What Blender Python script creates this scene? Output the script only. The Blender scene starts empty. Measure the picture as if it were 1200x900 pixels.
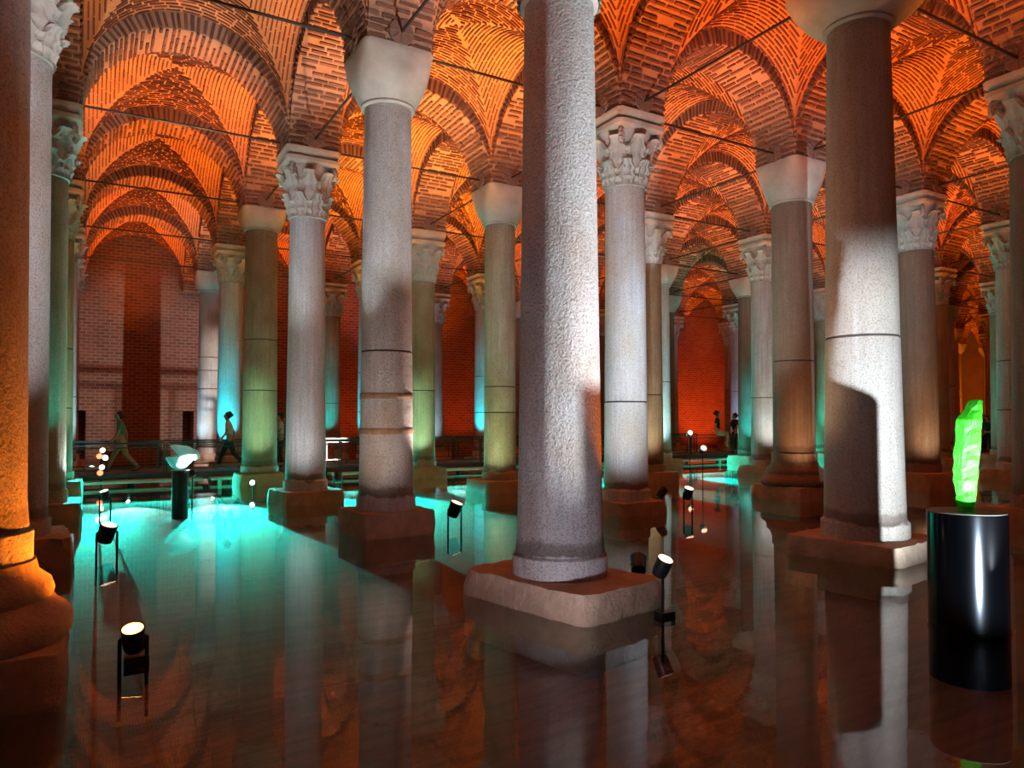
import bpy, math, random
import numpy as np
from mathutils import Vector, Matrix
R = math.radians
rnd = random.Random(7)
scene = bpy.context.scene
COL = scene.collection

# ------------------------------------------------------------------ camera, world, exposure
CAM_H = 1.72
cam_data = bpy.data.cameras.new('camera'); cam = bpy.data.objects.new('camera', cam_data); COL.objects.link(cam)
cam.location = (0, 0, CAM_H); cam.rotation_euler = (R(90 + 1.6), 0, R(-30.26))
cam_data.sensor_width = 36; cam_data.lens = 847.5 / 1200 * 36
cam_data.shift_y = 18.3 / 1200; cam_data.clip_end = 300
scene.camera = cam
world = bpy.data.worlds.new('world'); scene.world = world; world.use_nodes = True
world.node_tree.nodes['Background'].inputs[0].default_value = (0.50, 0.38, 0.30, 1)
world.node_tree.nodes['Background'].inputs[1].default_value = 0.06
scene.view_settings.view_transform = 'Standard'; scene.view_settings.look = 'None'
scene.view_settings.gamma = 1; scene.view_settings.use_curve_mapping = False
scene.view_settings.exposure = 0.12
scene.cycles.max_bounces = 6; scene.cycles.diffuse_bounces = 3; scene.cycles.glossy_bounces = 3
scene.cycles.transparent_max_bounces = 8; scene.cycles.sample_clamp_indirect = 6
scene.cycles.caustics_reflective = False; scene.cycles.caustics_refractive = False

# the column grid (metres, water level is z = 0, the camera stands over the origin)
DP, DQ, P0, Q0 = 4.70, 4.80, 3.944, 5.798
SPRING = 7.32                       # height of the springing of the arches
def gx(i): return P0 + DP * i
def gy(j): return Q0 + DQ * j
I0, I1, J0, J1 = -1, 12, 0, 5
WALL_Y = gy(6)

ORANGE = (1.0, 0.225, 0.012); AMBER = (1.0, 0.34, 0.035); RED = (1.0, 0.11, 0.02)
WHITE = (0.80, 0.90, 1.0); TEAL = (0.05, 0.85, 0.75); CYAN = (0.02, 0.75, 0.95); MINT = (0.50, 1.0, 0.66)

def spot(name, loc, target, color, watts, angle=60, blend=0.6, size=0.05, parent=None):
    d = bpy.data.lights.new(name, 'SPOT'); d.energy = watts; d.color = color
    d.spot_size = R(angle); d.spot_blend = blend; d.shadow_soft_size = size
    o = bpy.data.objects.new(name, d); COL.objects.link(o); o.location = loc
    o.rotation_euler = (Vector(target) - Vector(loc)).to_track_quat('-Z', 'Y').to_euler()
    return o
def area(name, loc, target, color, watts, sx, sy):
    d = bpy.data.lights.new(name, 'AREA'); d.energy = watts; d.color = color
    d.shape = 'RECTANGLE'; d.size = sx; d.size_y = sy
    o = bpy.data.objects.new(name, d); COL.objects.link(o); o.location = loc
    o.rotation_euler = (Vector(target) - Vector(loc)).to_track_quat('-Z', 'Y').to_euler()
    return o

# uplights under the vaults, one in every bay, down at the water
BAY_W = {}
for j in range(-1, 6):
    for i in range(-2, 12):
        x, y = gx(i) + DP / 2, gy(j) + DQ / 2
        w = 4000
        c = ORANGE
        if j >= 3: w = 3300
        if i >= 6: w = 2600
        if (i, j) in ((-1, 0), (-1, 1), (-2, 1), (-2, 0)): w = 700; c = AMBER
        if (i, j) in ((0, 1), (0, 2), (0, 3), (1, 2), (1, 3)): w = 6500; c = AMBER
        if (i + 2 * j) % 5 == 1 and i > 0: c = (1.0, 0.2, 0.03)
        if (i, j) == (4, 3): w, c = 900, MINT
        BAY_W[(i, j)] = w
        yl = y + rnd.uniform(-.3, .3) if j != 3 else 24.25              # keep clear of the walkway deck
        spot('vault_uplight', (x + rnd.uniform(-.3, .3), yl, 0.12), (x, y, 8), c, w * 1.7, 50, 1.0, 0.12)

# white, cyan and red spotlights that stand low in the water, most behind a plinth or under the walkway
spot('water_spot', (4.74, 0.96, 0.06), (8.6, 5.8, 1.9), (0.62, 0.80, 1.0), 6500, 38, 0.6, 0.03)          # in front of the black pedestal
spot('water_spot', (6.34, 1.74, 0.15), (3.9, 5.8, 3.6), WHITE, 3200, 56, 0.6, 0.012)           # behind the pedestal, on the pitted column
spot('water_spot', (2.2, 3.6, 0.1), (3.9, 5.8, 2.4), (0.8, 0.8, 1.0), 150, 110, 0.6)
spot('water_spot', (-1.9, 4.2, 0.2), (-0.9, 5.8, 4.0), WHITE, 350, 70, 0.6)
spot('water_spot', (1.7, 9.5, 0.15), (3.8, 10.5, 6.6), WHITE, 900, 30, 0.5)
spot('water_spot', (2.6, 8.6, 0.15), (3.9, 10.6, 3.0), (1.0, 0.86, 0.76), 170, 80, 0.7)
spot('water_spot', (2.9, 13.2, 0.15), (3.9, 15.4, 3.0), (0.9, 0.95, 1.0), 190, 80, 0.7)
spot('water_spot', (-0.5, 7.1, 0.2), (-0.76, 10.6, 4.5), (0.9, 0.85, 0.9), 420, 45, 0.5)
spot('water_spot', (7.57, 21.3, 0.5), (2.6, 34.6, 3.2), (1.0, 0.90, 0.84), 3400, 38, 0.5, 0.04)   # towards the back wall
for (a, b_, c, w) in [((3.3, 23.85, .35), (3.94, 25.0, 2.6), CYAN, 1000), ((7.4, 23.9, .35), (8.64, 25, 3), CYAN, 700), ((12.2, 23.9, .35), (13.34, 25, 3), CYAN, 800),
        ((17.0, 23.9, .35), (18.0, 25, 3), CYAN, 600), ((7.6, 28.2, .3), (8.64, 29.8, 3), CYAN, 600), ((12.3, 28.2, .3), (13.3, 29.8, 3), (.3, .6, 1), 500), ((2.8, 28.4, .3), (3.9, 29.8, 3.4), (.5, .8, 1), 350),
        ((21.6, 18.6, .2), (22.7, 20.2, 2.4), CYAN, 800), ((26.4, 18.4, .2), (27.4, 20.2, 3), TEAL, 700), ((26.0, 23.6, .3), (27.4, 25, 3), (.4, .6, 1), 700), ((31, 14, .2), (32.1, 15.4, 3), TEAL, 500),
        ((3.2, 17.9, .3), (3.94, 20.2, 2.0), MINT, 320), ((7.5, 18.4, .2), (8.64, 20.2, 2.0), MINT, 420), ((16.9, 18.5, .2), (18.0, 20.2, 3.5), (.5, .95, 1), 700),
        ((-.2, 18.6, .2), (-.76, 20.2, 3.5), MINT, 300), ((0.1, 23.6, .35), (-.76, 25, 4.0), (.4, .8, 1), 500), ((-.1, 13.9, .2), (-.76, 15.4, 4.2), TEAL, 260),
        ((7.3, 13.9, .2), (8.64, 15.4, 2.2), (.8, 1, .6), 200), ((17.1, 13.6, .2), (18.04, 15.4, 3.5), (.85, 1, 1), 420), ((12.2, 13.7, .2), (13.3, 15.4, 3), (1, .8, .6), 250),
        ((7.0, 7.8, .2), (8.64, 5.8, 5.2), (1, .7, .45), 260), ((17.0, 8.9, .2), (18.0, 10.6, 3), (1, .7, .45), 260), ((12.4, 9.2, .2), (13.3, 10.6, 3), (1, .55, .3), 200)]:
    spot('water_spot', a, b_, c, w, 44 if c in (MINT, TEAL, CYAN) else 74, 0.7)
for (a, b_, c, w) in [((34.0, 30.5, .3), (34.4, 34.6, 3), RED, 1300), ((17.0, 31.5, .3), (17.0, 34.6, 3.4), RED, 240), ((10.8, 31.5, .3), (10.6, 34.6, 3.4), RED, 200), ((52, 26, .3), (58, 30, 4), ORANGE, 2500)]:
    spot('wall_spot', a, b_, c, w, 80, 0.7)
for i in range(-1, 6):                                       # submerged light line under the ledge of the walkway
    x = gx(i) + DP / 2
    area('pool_light', (x, 21.1, -0.10), (x, 18.0, -0.62), (0.01, 0.80, 0.75), 330, 4.2, 0.12)
for (x, y, w) in ((0.85, 18.9, 240), (2.75, 18.5, 240), (9.4, 18.9, 160)):
    spot('pool_light', (x, y + 1.5, 0.30), (x, y, -0.4), (0.25, 1.0, 1.0), w * 12, 44, 0.3, .015)
for (x, w) in ((-3.2, 26000), (0.2, 42000), (2.9, 42000), (5.6, 42000), (7.2, 40000), (10.6, 26000), (15.0, 24000), (19.6, 40000), (24.5, 40000)):   # unseen floods added at rail height to spread teal light over the pool
    spot('pool_flood', (x, 21.3, 0.95), (x - .2, 17.6, -0.4), (0.0, 0.83, 0.76), w, 34, 0.8, .03)

# ------------------------------------------------------------------ materials
def mat(name, base, rough=0.7, metal=0.0, emis=None, estr=0.0):
    m = bpy.data.materials.new(name); m.use_nodes = True
    b = m.node_tree.nodes['Principled BSDF']
    b.inputs['Base Color'].default_value = (*base, 1); b.inputs['Roughness'].default_value = rough
    b.inputs['Metallic'].default_value = metal
    if emis:
        b.inputs['Emission Color'].default_value = (*emis, 1); b.inputs['Emission Strength'].default_value = estr
    return m
class N:
    """small node helper"""
    def __init__(s, m): s.m = m; s.t = m.node_tree; s.b = s.t.nodes.get('Principled BSDF')
    def n(s, typ, **kw):
        x = s.t.nodes.new(typ)
        for k, v in kw.items(): setattr(x, k, v)
        return x
    def l(s, a, b): s.t.links.new(a, b)
    def coord(s, kind='Object', scale=(1, 1, 1)):
        tc = s.n('ShaderNodeTexCoord'); mp = s.n('ShaderNodeMapping'); mp.inputs['Scale'].default_value = scale
        s.l(tc.outputs[kind], mp.inputs['Vector']); return mp.outputs[0]
    def noise(s, vec, scale, detail=4, rough=0.6):
        x = s.n('ShaderNodeTexNoise'); x.inputs['Scale'].default_value = scale; x.inputs['Detail'].default_value = detail
        x.inputs['Roughness'].default_value = rough; s.l(vec, x.inputs['Vector']); return x.outputs['Fac']
    def ramp(s, fac, stops):
        x = s.n('ShaderNodeValToRGB'); e = x.color_ramp.elements
        while len(e) < len(stops): e.new(0.5)
        for k, (p, c) in enumerate(stops):
            e[k].position = p; e[k].color = (*c, 1) if len(c) == 3 else c
        s.l(fac, x.inputs[0]); return x.outputs[0]
    def mix(s, fac, a, b, mode='MIX'):
        x = s.n('ShaderNodeMix', data_type='RGBA', blend_type=mode)
        for sock, v in ((0, fac), (6, a), (7, b)):
            if isinstance(v, (int, float)): x.inputs[sock].default_value = v
            elif isinstance(v, tuple): x.inputs[sock].default_value = (*v, 1)
            else: s.l(v, x.inputs[sock])
        return x.outputs[2]
    def bump(s, h, strength, dist=0.02):
        x = s.n('ShaderNodeBump'); x.inputs['Strength'].default_value = strength; x.inputs['Distance'].default_value = dist
        s.l(h, x.inputs['Height']); s.l(x.outputs[0], s.b.inputs['Normal'])
    def math(s, op, a, b=None):
        x = s.n('ShaderNodeMath', operation=op)
        for k, v in enumerate((a, b)):
            if v is None: continue
            if isinstance(v, (int, float)): x.inputs[k].default_value = v
            else: s.l(v, x.inputs[k])
        return x.outputs[0]

def stone_mat(name, light, dark, stain, pit=0.4, pit_scale=28, vein=0.5, rough=0.72):
    """column stone: vertical veins, blotches, pitting and a damp tide mark with its own ragged edge above the foot"""
    m = mat(name, light, rough); k = N(m)
    oi = k.n('ShaderNodeObjectInfo')
    off = k.n('ShaderNodeVectorMath', operation='SCALE'); off.inputs[3].default_value = 37.0
    cmb = k.n('ShaderNodeCombineXYZ'); k.l(oi.outputs['Random'], cmb.inputs[0]); k.l(oi.outputs['Random'], cmb.inputs[2]); k.l(cmb.outputs[0], off.inputs[0])
    tc = k.n('ShaderNodeTexCoord')
    ad = k.n('ShaderNodeVectorMath', operation='ADD'); k.l(tc.outputs['Object'], ad.inputs[0]); k.l(off.outputs[0], ad.inputs[1])
    mv = k.n('ShaderNodeMapping'); mv.inputs['Scale'].default_value = (13, 13, 0.6); k.l(ad.outputs[0], mv.inputs[0])
    mb = k.n('ShaderNodeMapping'); mb.inputs['Scale'].default_value = (1, 1, 0.6); k.l(ad.outputs[0], mb.inputs[0])
    v = k.noise(mv.outputs[0], 1.0, 5, 0.65); bl = k.noise(mb.outputs[0], 1.6, 4, 0.6)
    c = k.mix(k.ramp(v, [(0.35, (0, 0, 0)), (0.68, (vein, vein, vein))]), light, dark)
    c = k.mix(k.ramp(bl, [(0.42, (0, 0, 0)), (0.66, (0.9, 0.9, 0.9))]), c, stain)
    sp = k.n('ShaderNodeSeparateXYZ'); k.l(tc.outputs['Object'], sp.inputs[0])
    wob = k.math('MULTIPLY_ADD', k.noise(ad.outputs[0], 3.0, 3), 0.22); 
    wob.node.inputs[2].default_value = -0.11
    zz = k.math('ADD', sp.outputs[2], wob)
    band = k.ramp(k.math('MULTIPLY', zz, 0.5), [(0.10, (0, 0, 0)), (0.115, (0.8, 0.8, 0.8)), (0.165, (0.7, 0.7, 0.7)), (0.19, (0.2, 0.2, 0.2)), (0.5, (0, 0, 0))])
    c = k.mix(band, c, (0.085, 0.05, 0.03))
    spk = k.noise(tc.outputs['Object'], 55, 3, 0.7)
    c = k.mix(1.0, c, k.ramp(spk, [(0.36, (0.58, 0.54, 0.50)), (0.52, (1, 1, 1))]), 'MULTIPLY')
    k.l(c, k.b.inputs['Base Color'])
    p1 = k.math('ADD', k.noise(tc.outputs['Object'], pit_scale, 4, 0.7), k.math('MULTIPLY', v, 0.35))
    k.bump(p1, pit, 0.03)
    return m
M = {}
M['marble'] = stone_mat('marble', (0.56, 0.54, 0.52), (0.33, 0.32, 0.31), (0.40, 0.33, 0.26), 0.25, 40, 0.8)
M['pale'] = stone_mat('pale_marble', (0.66, 0.65, 0.63), (0.42, 0.42, 0.43), (0.50, 0.44, 0.36), 0.22, 34, 0.9, 0.6)
M['pitted'] = stone_mat('pitted_stone', (0.58, 0.55, 0.52), (0.36, 0.33, 0.31), (0.42, 0.34, 0.27), 1.0, 33, 0.5)
M['brown'] = stone_mat('brown_stone', (0.30, 0.215, 0.15), (0.17, 0.115, 0.078), (0.22, 0.14, 0.085), 0.5, 30, 0.8)
M['taupe'] = stone_mat('taupe_stone', (0.44, 0.36, 0.29), (0.28, 0.22, 0.17), (0.33, 0.25, 0.18), 0.45, 32, 0.7)
M['olive'] = stone_mat('olive_stone', (0.40, 0.36, 0.24), (0.24, 0.2, 0.12), (0.26, 0.2, 0.12), 0.45, 32, 0.7)
def rock_mat(name, a, b, scale=3.5, bump=0.7):
    m = mat(name, a, 0.85); k = N(m); v = k.coord()
    k.l(k.mix(k.ramp(k.noise(v, scale, 6, 0.65), [(0.35, (0, 0, 0)), (0.7, (1, 1, 1))]), a, b), k.b.inputs['Base Color'])
    k.bump(k.noise(v, 14, 6, 0.7), bump, 0.05); return m
M['plinth'] = rock_mat('plinth_stone', (0.50, 0.34, 0.22), (0.33, 0.21, 0.13))
M['capital'] = rock_mat('capital_stone', (0.58, 0.54, 0.47), (0.38, 0.33, 0.27), 2.5, 0.45)
M['plaster'] = rock_mat('smooth_capital_stone', (0.50, 0.45, 0.37), (0.34, 0.28, 0.21), 1.6, 0.2)
M['joint'] = mat('joint_mortar', (0.05, 0.035, 0.025), 0.9)
M['band'] = rock_mat('rust_band', (0.24, 0.12, 0.04), (0.33, 0.22, 0.14), 9)
def brick_mat(name, a, b):
    m = mat(name, a, 0.85); k = N(m); g = k.n('ShaderNodeNewGeometry'); oi = k.n('ShaderNodeObjectInfo')
    r = k.math('FRACT', k.math('ADD', g.outputs['Random Per Island'], oi.outputs['Random']))
    k.l(k.mix(r, a, b), k.b.inputs['Base Color'])
    k.bump(k.noise(k.coord(), 30, 3), 0.5, 0.02); return m
M['brick'] = brick_mat('brick', (0.20, 0.085, 0.05), (0.11, 0.045, 0.028))
M['web_brick'] = brick_mat('web_brick', (0.22, 0.08, 0.035), (0.12, 0.04, 0.02))
M['mortar'] = rock_mat('mortar', (0.46, 0.25, 0.14), (0.34, 0.17, 0.09), 2.0, 0.4)
M['web_mortar'] = rock_mat('web_mortar', (0.62, 0.28, 0.10), (0.50, 0.20, 0.07), 2.0, 0.3)
M['iron'] = mat('iron', (0.045, 0.035, 0.03), 0.45, 0.7)
M['plate'] = mat('rusted_iron', (0.20, 0.115, 0.08), 0.7, 0.0)
M['black'] = mat('black_metal', (0.012, 0.012, 0.014), 0.35, 0.3)
M['pedestal'] = mat('polished_black', (0.0002, 0.00022, 0.0003), 0.14)
M['pedestal'].node_tree.nodes['Principled BSDF'].inputs['Specular IOR Level'].default_value = 0.35
M['deck'] = mat('deck_steel', (0.035, 0.03, 0.03), 0.6)
M['ledge'] = mat('ledge_concrete', (0.45, 0.47, 0.45), 0.7)
M['rail'] = mat('rail_steel', (0.05, 0.05, 0.05), 0.4, 0.6)
M['lens_w'] = mat('lamp_lens_white', (0.9, 0.9, 0.9), 0.3, 0, (0.9, 0.95, 1.0), 8)
M['lens_o'] = mat('lamp_lens_orange', (0.9, 0.6, 0.3), 0.3, 0, (1.0, 0.36, 0.07), 12)
M['lens_p'] = mat('lamp_lens_peach', (0.9, 0.7, 0.6), 0.3, 0, (1.0, 0.55, 0.36), 3.5)
M['lens_r'] = mat('lamp_lens_red', (0.9, 0.3, 0.2), 0.3, 0, (1.0, 0.12, 0.05), 5)

# ------------------------------------------------------------------ mesh helpers
class MB:
    def __init__(s): s.v = []; s.f = []; s.sm = False
    def quad_grid(s, pts, closed=False):
        """pts: rows x cols of points"""
        nr, nc = len(pts), len(pts[0]); b = len(s.v)
        for r in pts: s.v.extend([tuple(p) for p in r])
        for r in range(nr - 1):
            for c in range(nc if closed else nc - 1):
                c2 = (c + 1) % nc
                s.f.append((b + r * nc + c, b + r * nc + c2, b + (r + 1) * nc + c2, b + (r + 1) * nc + c))
        return b
    def lathe(s, prof, seg=32, cap=True, fn=None):
        rows = []
        for (r, z) in prof:
            rows.append([((r if fn is None else r * fn(2 * math.pi * k / seg, z)) * math.cos(2 * math.pi * k / seg),
                          (r if fn is None else r * fn(2 * math.pi * k / seg, z)) * math.sin(2 * math.pi * k / seg), z) for k in range(seg)])
        b = s.quad_grid(rows, True)
        if cap:
            s.f.append(tuple(b + k for k in reversed(range(seg)))); o = b + (len(prof) - 1) * seg
            s.f.append(tuple(o + k for k in range(seg)))
        return s
    def box(s, c, h, mat=None):
        b = len(s.v)
        for sz in (-1, 1):
            for sx, sy in ((-1, -1), (1, -1), (1, 1), (-1, 1)):
                p = Vector((sx * h[0], sy * h[1], sz * h[2]))
                if mat is not None: p = mat @ p
                s.v.append((c[0] + p[0], c[1] + p[1], c[2] + p[2]))
        for f in ((0, 3, 2, 1), (4, 5, 6, 7), (0, 1, 5, 4), (1, 2, 6, 5), (2, 3, 7, 6), (3, 0, 4, 7)): s.f.append(tuple(b + q for q in f))
        return s
    def tube(s, a, c, r, seg=8, r2=None):
        a = Vector(a); c = Vector(c); d = (c - a).normalized()
        u = d.orthogonal().normalized(); w = d.cross(u); r2 = r if r2 is None else r2
        rows = [[tuple(p + (u * math.cos(2 * math.pi * k / seg) + w * math.sin(2 * math.pi * k / seg)) * rr) for k in range(seg)] for p, rr in ((a, r), (c, r2))]
        b = s.quad_grid(rows, True)
        s.f.append(tuple(b + k for k in reversed(range(seg)))); s.f.append(tuple(b + seg + k for k in range(seg)))
        return s
    def mesh(s, name, m, smooth=False):
        me = bpy.data.meshes.new(name); me.from_pydata(s.v, [], s.f); me.materials.append(m)
        if smooth:
            me.polygons.foreach_set('use_smooth', [True] * len(me.polygons))
            try: me.set_sharp_from_angle(angle=R(40))
            except Exception: pass
        me.update(); return me
    def build(s, name, m, parent=None, smooth=False, loc=(0, 0, 0)):
        return link(name, s.mesh(name, m, smooth), parent, loc)
def link(name, me, parent=None, loc=(0, 0, 0)):
    o = bpy.data.objects.new(name, me); COL.objects.link(o); o.location = loc
    if parent: o.parent = parent
    return o
def thing(name, label, cat, loc=(0, 0, 0), rz=0, group=None):
    o = bpy.data.objects.new(name, None); COL.objects.link(o); o.location = loc; o.rotation_euler = (0, 0, rz)
    o.empty_display_size = 0.2
    return tag(o, label, cat, group)
def tag(o, label, cat, group=None):
    o['label'] = label; o['category'] = cat
    if group: o['group'] = group
    return o
def structure(o): o['kind'] = 'structure'; return o
def bevelled(me, w):
    import bmesh
    bm = bmesh.new(); bm.from_mesh(me)
    bmesh.ops.bevel(bm, geom=list(bm.edges), offset=w, segments=2, affect='EDGES', profile=0.6)
    bm.to_mesh(me); bm.free(); return me

# ------------------------------------------------------------------ water, pool floor, walls
m = bpy.data.materials.new('water'); m.use_nodes = True; k = N(m); k.t.nodes.remove(k.b)
out = k.t.nodes['Material Output']
geo = k.n('ShaderNodeNewGeometry'); fr = k.n('ShaderNodeFresnel')
ior = k.n('ShaderNodeMix', data_type='FLOAT'); ior.inputs[2].default_value = 1.32; ior.inputs[3].default_value = 1 / 1.32
k.l(geo.outputs['Backfacing'], ior.inputs[0]); k.l(ior.outputs[0], fr.inputs['IOR'])
gl = k.n('ShaderNodeBsdfGlossy'); gl.inputs['Roughness'].default_value = 0.008; gl.inputs['Color'].default_value = (0.95, 0.95, 0.95, 1)
tr = k.n('ShaderNodeBsdfTransparent'); tr.inputs['Color'].default_value = (0.80, 0.84, 0.78, 1)
bp = k.n('ShaderNodeBump'); bp.inputs['Strength'].default_value = 0.02; bp.inputs['Distance'].default_value = 0.02
k.l(k.noise(k.coord('Object', (1.0, 1.6, 1)), 5, 2), bp.inputs['Height']); k.l(bp.outputs[0], gl.inputs['Normal'])
ms = k.n('ShaderNodeMixShader'); k.l(fr.outputs[0], ms.inputs[0]); k.l(tr.outputs[0], ms.inputs[1]); k.l(gl.outputs[0], ms.inputs[2])
k.l(ms.outputs[0], out.inputs['Surface'])
M['water'] = m
XA, XB, YA, YB = -14, gx(12.7), -6, WALL_Y
b = MB(); b.quad_grid([[(XA, YA, 0), (XB, YA, 0)], [(XA, YB, 0), (XB, YB, 0)]])
structure(b.build('water_surface', M['water']))

m = mat('pool_floor', (0.3, 0.2, 0.14), 0.9); k = N(m)
bt = k.n('ShaderNodeTexBrick'); bt.inputs['Scale'].default_value = 1.0; bt.inputs['Brick Width'].default_value = 0.36; bt.inputs['Row Height'].default_value = 0.12
bt.inputs['Mortar Size'].default_value = 0.012; bt.inputs['Color1'].default_value = (0.21, 0.095, 0.05, 1); bt.inputs['Color2'].default_value = (0.195, 0.088, 0.046, 1); bt.inputs['Mortar'].default_value = (0.165, 0.074, 0.038, 1)
mp = k.coord('Object'); mp.node.inputs['Rotation'].default_value = (0, 0, R(-24)); k.l(mp, bt.inputs['Vector'])
k.l(k.mix(k.ramp(k.noise(k.coord(), 0.7, 5), [(0.35, (0, 0, 0)), (0.7, (0.8, 0.8, 0.8))]), bt.outputs[0], (0.12, 0.054, 0.028)), k.b.inputs['Base Color'])
st = k.coord('Object'); st.node.inputs['Rotation'].default_value = (0, 0, R(24)); st.node.inputs['Scale'].default_value = (0.55, 9, 1)
base = k.b.inputs['Base Color'].links[0].from_socket
k.l(k.mix(k.ramp(k.noise(st, 1.0, 4, .6), [(0.42, (0, 0, 0)), (0.6, (0.45, 0.45, 0.45))]), base, (0.055, 0.026, 0.014)), k.b.inputs['Base Color'])
k.bump(bt.outputs['Fac'], -0.4, 0.02); M['floor'] = m
b = MB(); b.quad_grid([[(XA, YA, -.4), (XB, YA, -.4)], [(XA, YB, -.4), (XB, YB, -.4)]])
structure(b.build('floor', M['floor']))

m = mat('wall_brick', (0.3, 0.14, 0.09), 0.85); k = N(m)
bt = k.n('ShaderNodeTexBrick'); bt.inputs['Scale'].default_value = 1.0; bt.inputs['Brick Width'].default_value = 0.34; bt.inputs['Row Height'].default_value = 0.135
bt.inputs['Mortar Size'].default_value = 0.022; bt.inputs['Mortar Smooth'].default_value = 0.3
bt.inputs['Color1'].default_value = (0.30, 0.13, 0.08, 1); bt.inputs['Color2'].default_value = (0.17, 0.075, 0.05, 1); bt.inputs['Mortar'].default_value = (0.38, 0.26, 0.19, 1)
mp = k.coord('Object'); mp.node.inputs['Rotation'].default_value = (R(90), 0, 0); k.l(mp, bt.inputs['Vector'])
k.l(k.mix(k.ramp(k.noise(k.coord(), 0.5, 4), [(0.4, (0, 0, 0)), (0.7, (0.6, 0.6, 0.6))]), bt.outputs[0], (0.20, 0.085, 0.055)), k.b.inputs['Base Color'])
k.bump(bt.outputs['Fac'], -0.8, 0.03); M['wall'] = m
# back wall with two low doorways
def wall_with_doors():
    b = MB(); zt = SPRING + 2.9
    xs = [XA, -0.95, -0.15, 3.05, 3.95, XB]; doors = {1, 3}; zd = 2.1
    for q in range(5):
        z0 = zd if q in doors else -0.4
        b.quad_grid([[(xs[q], WALL_Y, z0), (xs[q + 1], WALL_Y, z0)], [(xs[q], WALL_Y, zt), (xs[q + 1], WALL_Y, zt)]])
        if q in doors:
            b.quad_grid([[(xs[q], WALL_Y, -.4), (xs[q], WALL_Y + 1.2, -.4)], [(xs[q], WALL_Y, zd), (xs[q], WALL_Y + 1.2, zd)]])
            b.quad_grid([[(xs[q + 1], WALL_Y, -.4), (xs[q + 1], WALL_Y + 1.2, -.4)], [(xs[q + 1], WALL_Y, zd), (xs[q + 1], WALL_Y + 1.2, zd)]])
            b.quad_grid([[(xs[q], WALL_Y, zd), (xs[q + 1], WALL_Y, zd)], [(xs[q], WALL_Y + 1.2, zd), (xs[q + 1], WALL_Y + 1.2, zd)]])
            b.quad_grid([[(xs[q], WALL_Y + 1.2, -.4), (xs[q + 1], WALL_Y + 1.2, -.4)], [(xs[q], WALL_Y + 1.2, zd), (xs[q + 1], WALL_Y + 1.2, zd)]])
    return b
structure(wall_with_doors().build('wall_back', M['wall']))
b = MB(); b.quad_grid([[(0, YA, -.4), (0, YB, -.4)], [(0, YA, SPRING + 2.9), (0, YB, SPRING + 2.9)]])
m2 = M['wall'].copy(); m2.name = 'end_wall_brick'
for nd in m2.node_tree.nodes:
    if nd.type == 'MAPPING' and nd.inputs['Rotation'].default_value[0] > 1: nd.inputs['Rotation'].default_value = (R(90), 0, R(90))
structure(b.build('wall_right', m2, None, False, (XB, 0, 0)))
structure(link('wall_left', b.mesh('wall_left', m2), None, (XA, 0, 0)))

# ------------------------------------------------------------------ vaults: arches, webs and their bricks
AW = 1.02                                             # arch width
BR = MB(); BR.box((0, 0, 0), (0.5, 0.5, 0.5)); UNIT_BRICK = BR.mesh('brick', M['brick'])

def brick_at(b, c, ax, ay, az):
    """box of half axes ax, ay, az without its hidden back"""
    o = len(b.v)
    for sz in (-1, 1):
        for sx, sy in ((-1, -1), (1, -1), (1, 1), (-1, 1)): b.v.append(tuple(c + ax * sx + ay * sy + az * sz))
    for f in ((4, 5, 6, 7), (0, 1, 5, 4), (1, 2, 6, 5), (2, 3, 7, 6), (3, 0, 4, 7)): b.f.append(tuple(o + q for q in f))

def arch_bricks(r, seed):
    """(centre, three half axes) of every brick of one arch; local X spans, Y goes through the arch, Z up from the springing"""
    g = random.Random(seed); out = []
    n = int(math.pi * r / 0.108); w2 = AW / 2
    for q in range(n):
        th = (q + 0.5) / n * math.pi + g.uniform(-.15, .15) * math.pi / n
        rad = Vector((math.cos(th), 0, math.sin(th))); tan = Vector((-math.sin(th), 0, math.cos(th))); yy = Vector((0, 1, 0))
        y = -w2 + 0.03 - (0.15 if q % 2 else 0.0) * 1.0
        while y < w2 - 0.06:
            ln = g.uniform(0.20, 0.36); y0 = max(y, -w2 - 0.012); y1 = min(y + ln, w2 + 0.012)
            if y1 - y0 > 0.05 and g.random() > 0.06:
                t = g.uniform(0.019, 0.029)
                out.append((rad * (r - g.uniform(-.004, .010)) + yy * (y0 + y1) / 2, tan * t, yy * (y1 - y0) / 2, -rad * 0.028))
            y += ln + g.uniform(0.025, 0.06)
        for sgn in (-1, 1):                           # the voussoirs that show on both faces
            ln = g.uniform(0.12, 0.15)
            out.append((rad * (r + 0.02 + ln) + yy * sgn * (w2 + g.uniform(-.012, .008)), tan * g.uniform(.020, .030), rad * ln * (1 if sgn > 0 else -1), yy * sgn * 0.03))
    return out
def arch_body(r):
    b = MB(); w2 = AW / 2; n = 28; ths = [math.pi * q / n for q in range(n + 1)]
    P = lambda rr, th, y: (rr * math.cos(th), y, rr * math.sin(th))
    ro = r + 0.46
    b.quad_grid([[P(r, t, -w2) for t in ths], [P(r, t, w2) for t in ths]])
    b.quad_grid([[P(ro, t, -w2) for t in ths], [P(r, t, -w2) for t in ths]])
    b.quad_grid([[P(r, t, w2) for t in ths], [P(ro, t, w2) for t in ths]])
    b.quad_grid([[P(ro, t, w2) for t in ths], [P(ro, t, -w2) for t in ths]])
    return b
def web_point(u, v, a, bb, Rr):
    z = Rr * max(math.sqrt(max(0, 1 - u * u)), math.sqrt(max(0, 1 - v * v))) + 0.30 + 0.22 * (1 - u * u) * (1 - v * v)
    return Vector((u * a, v * bb, z))
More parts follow.
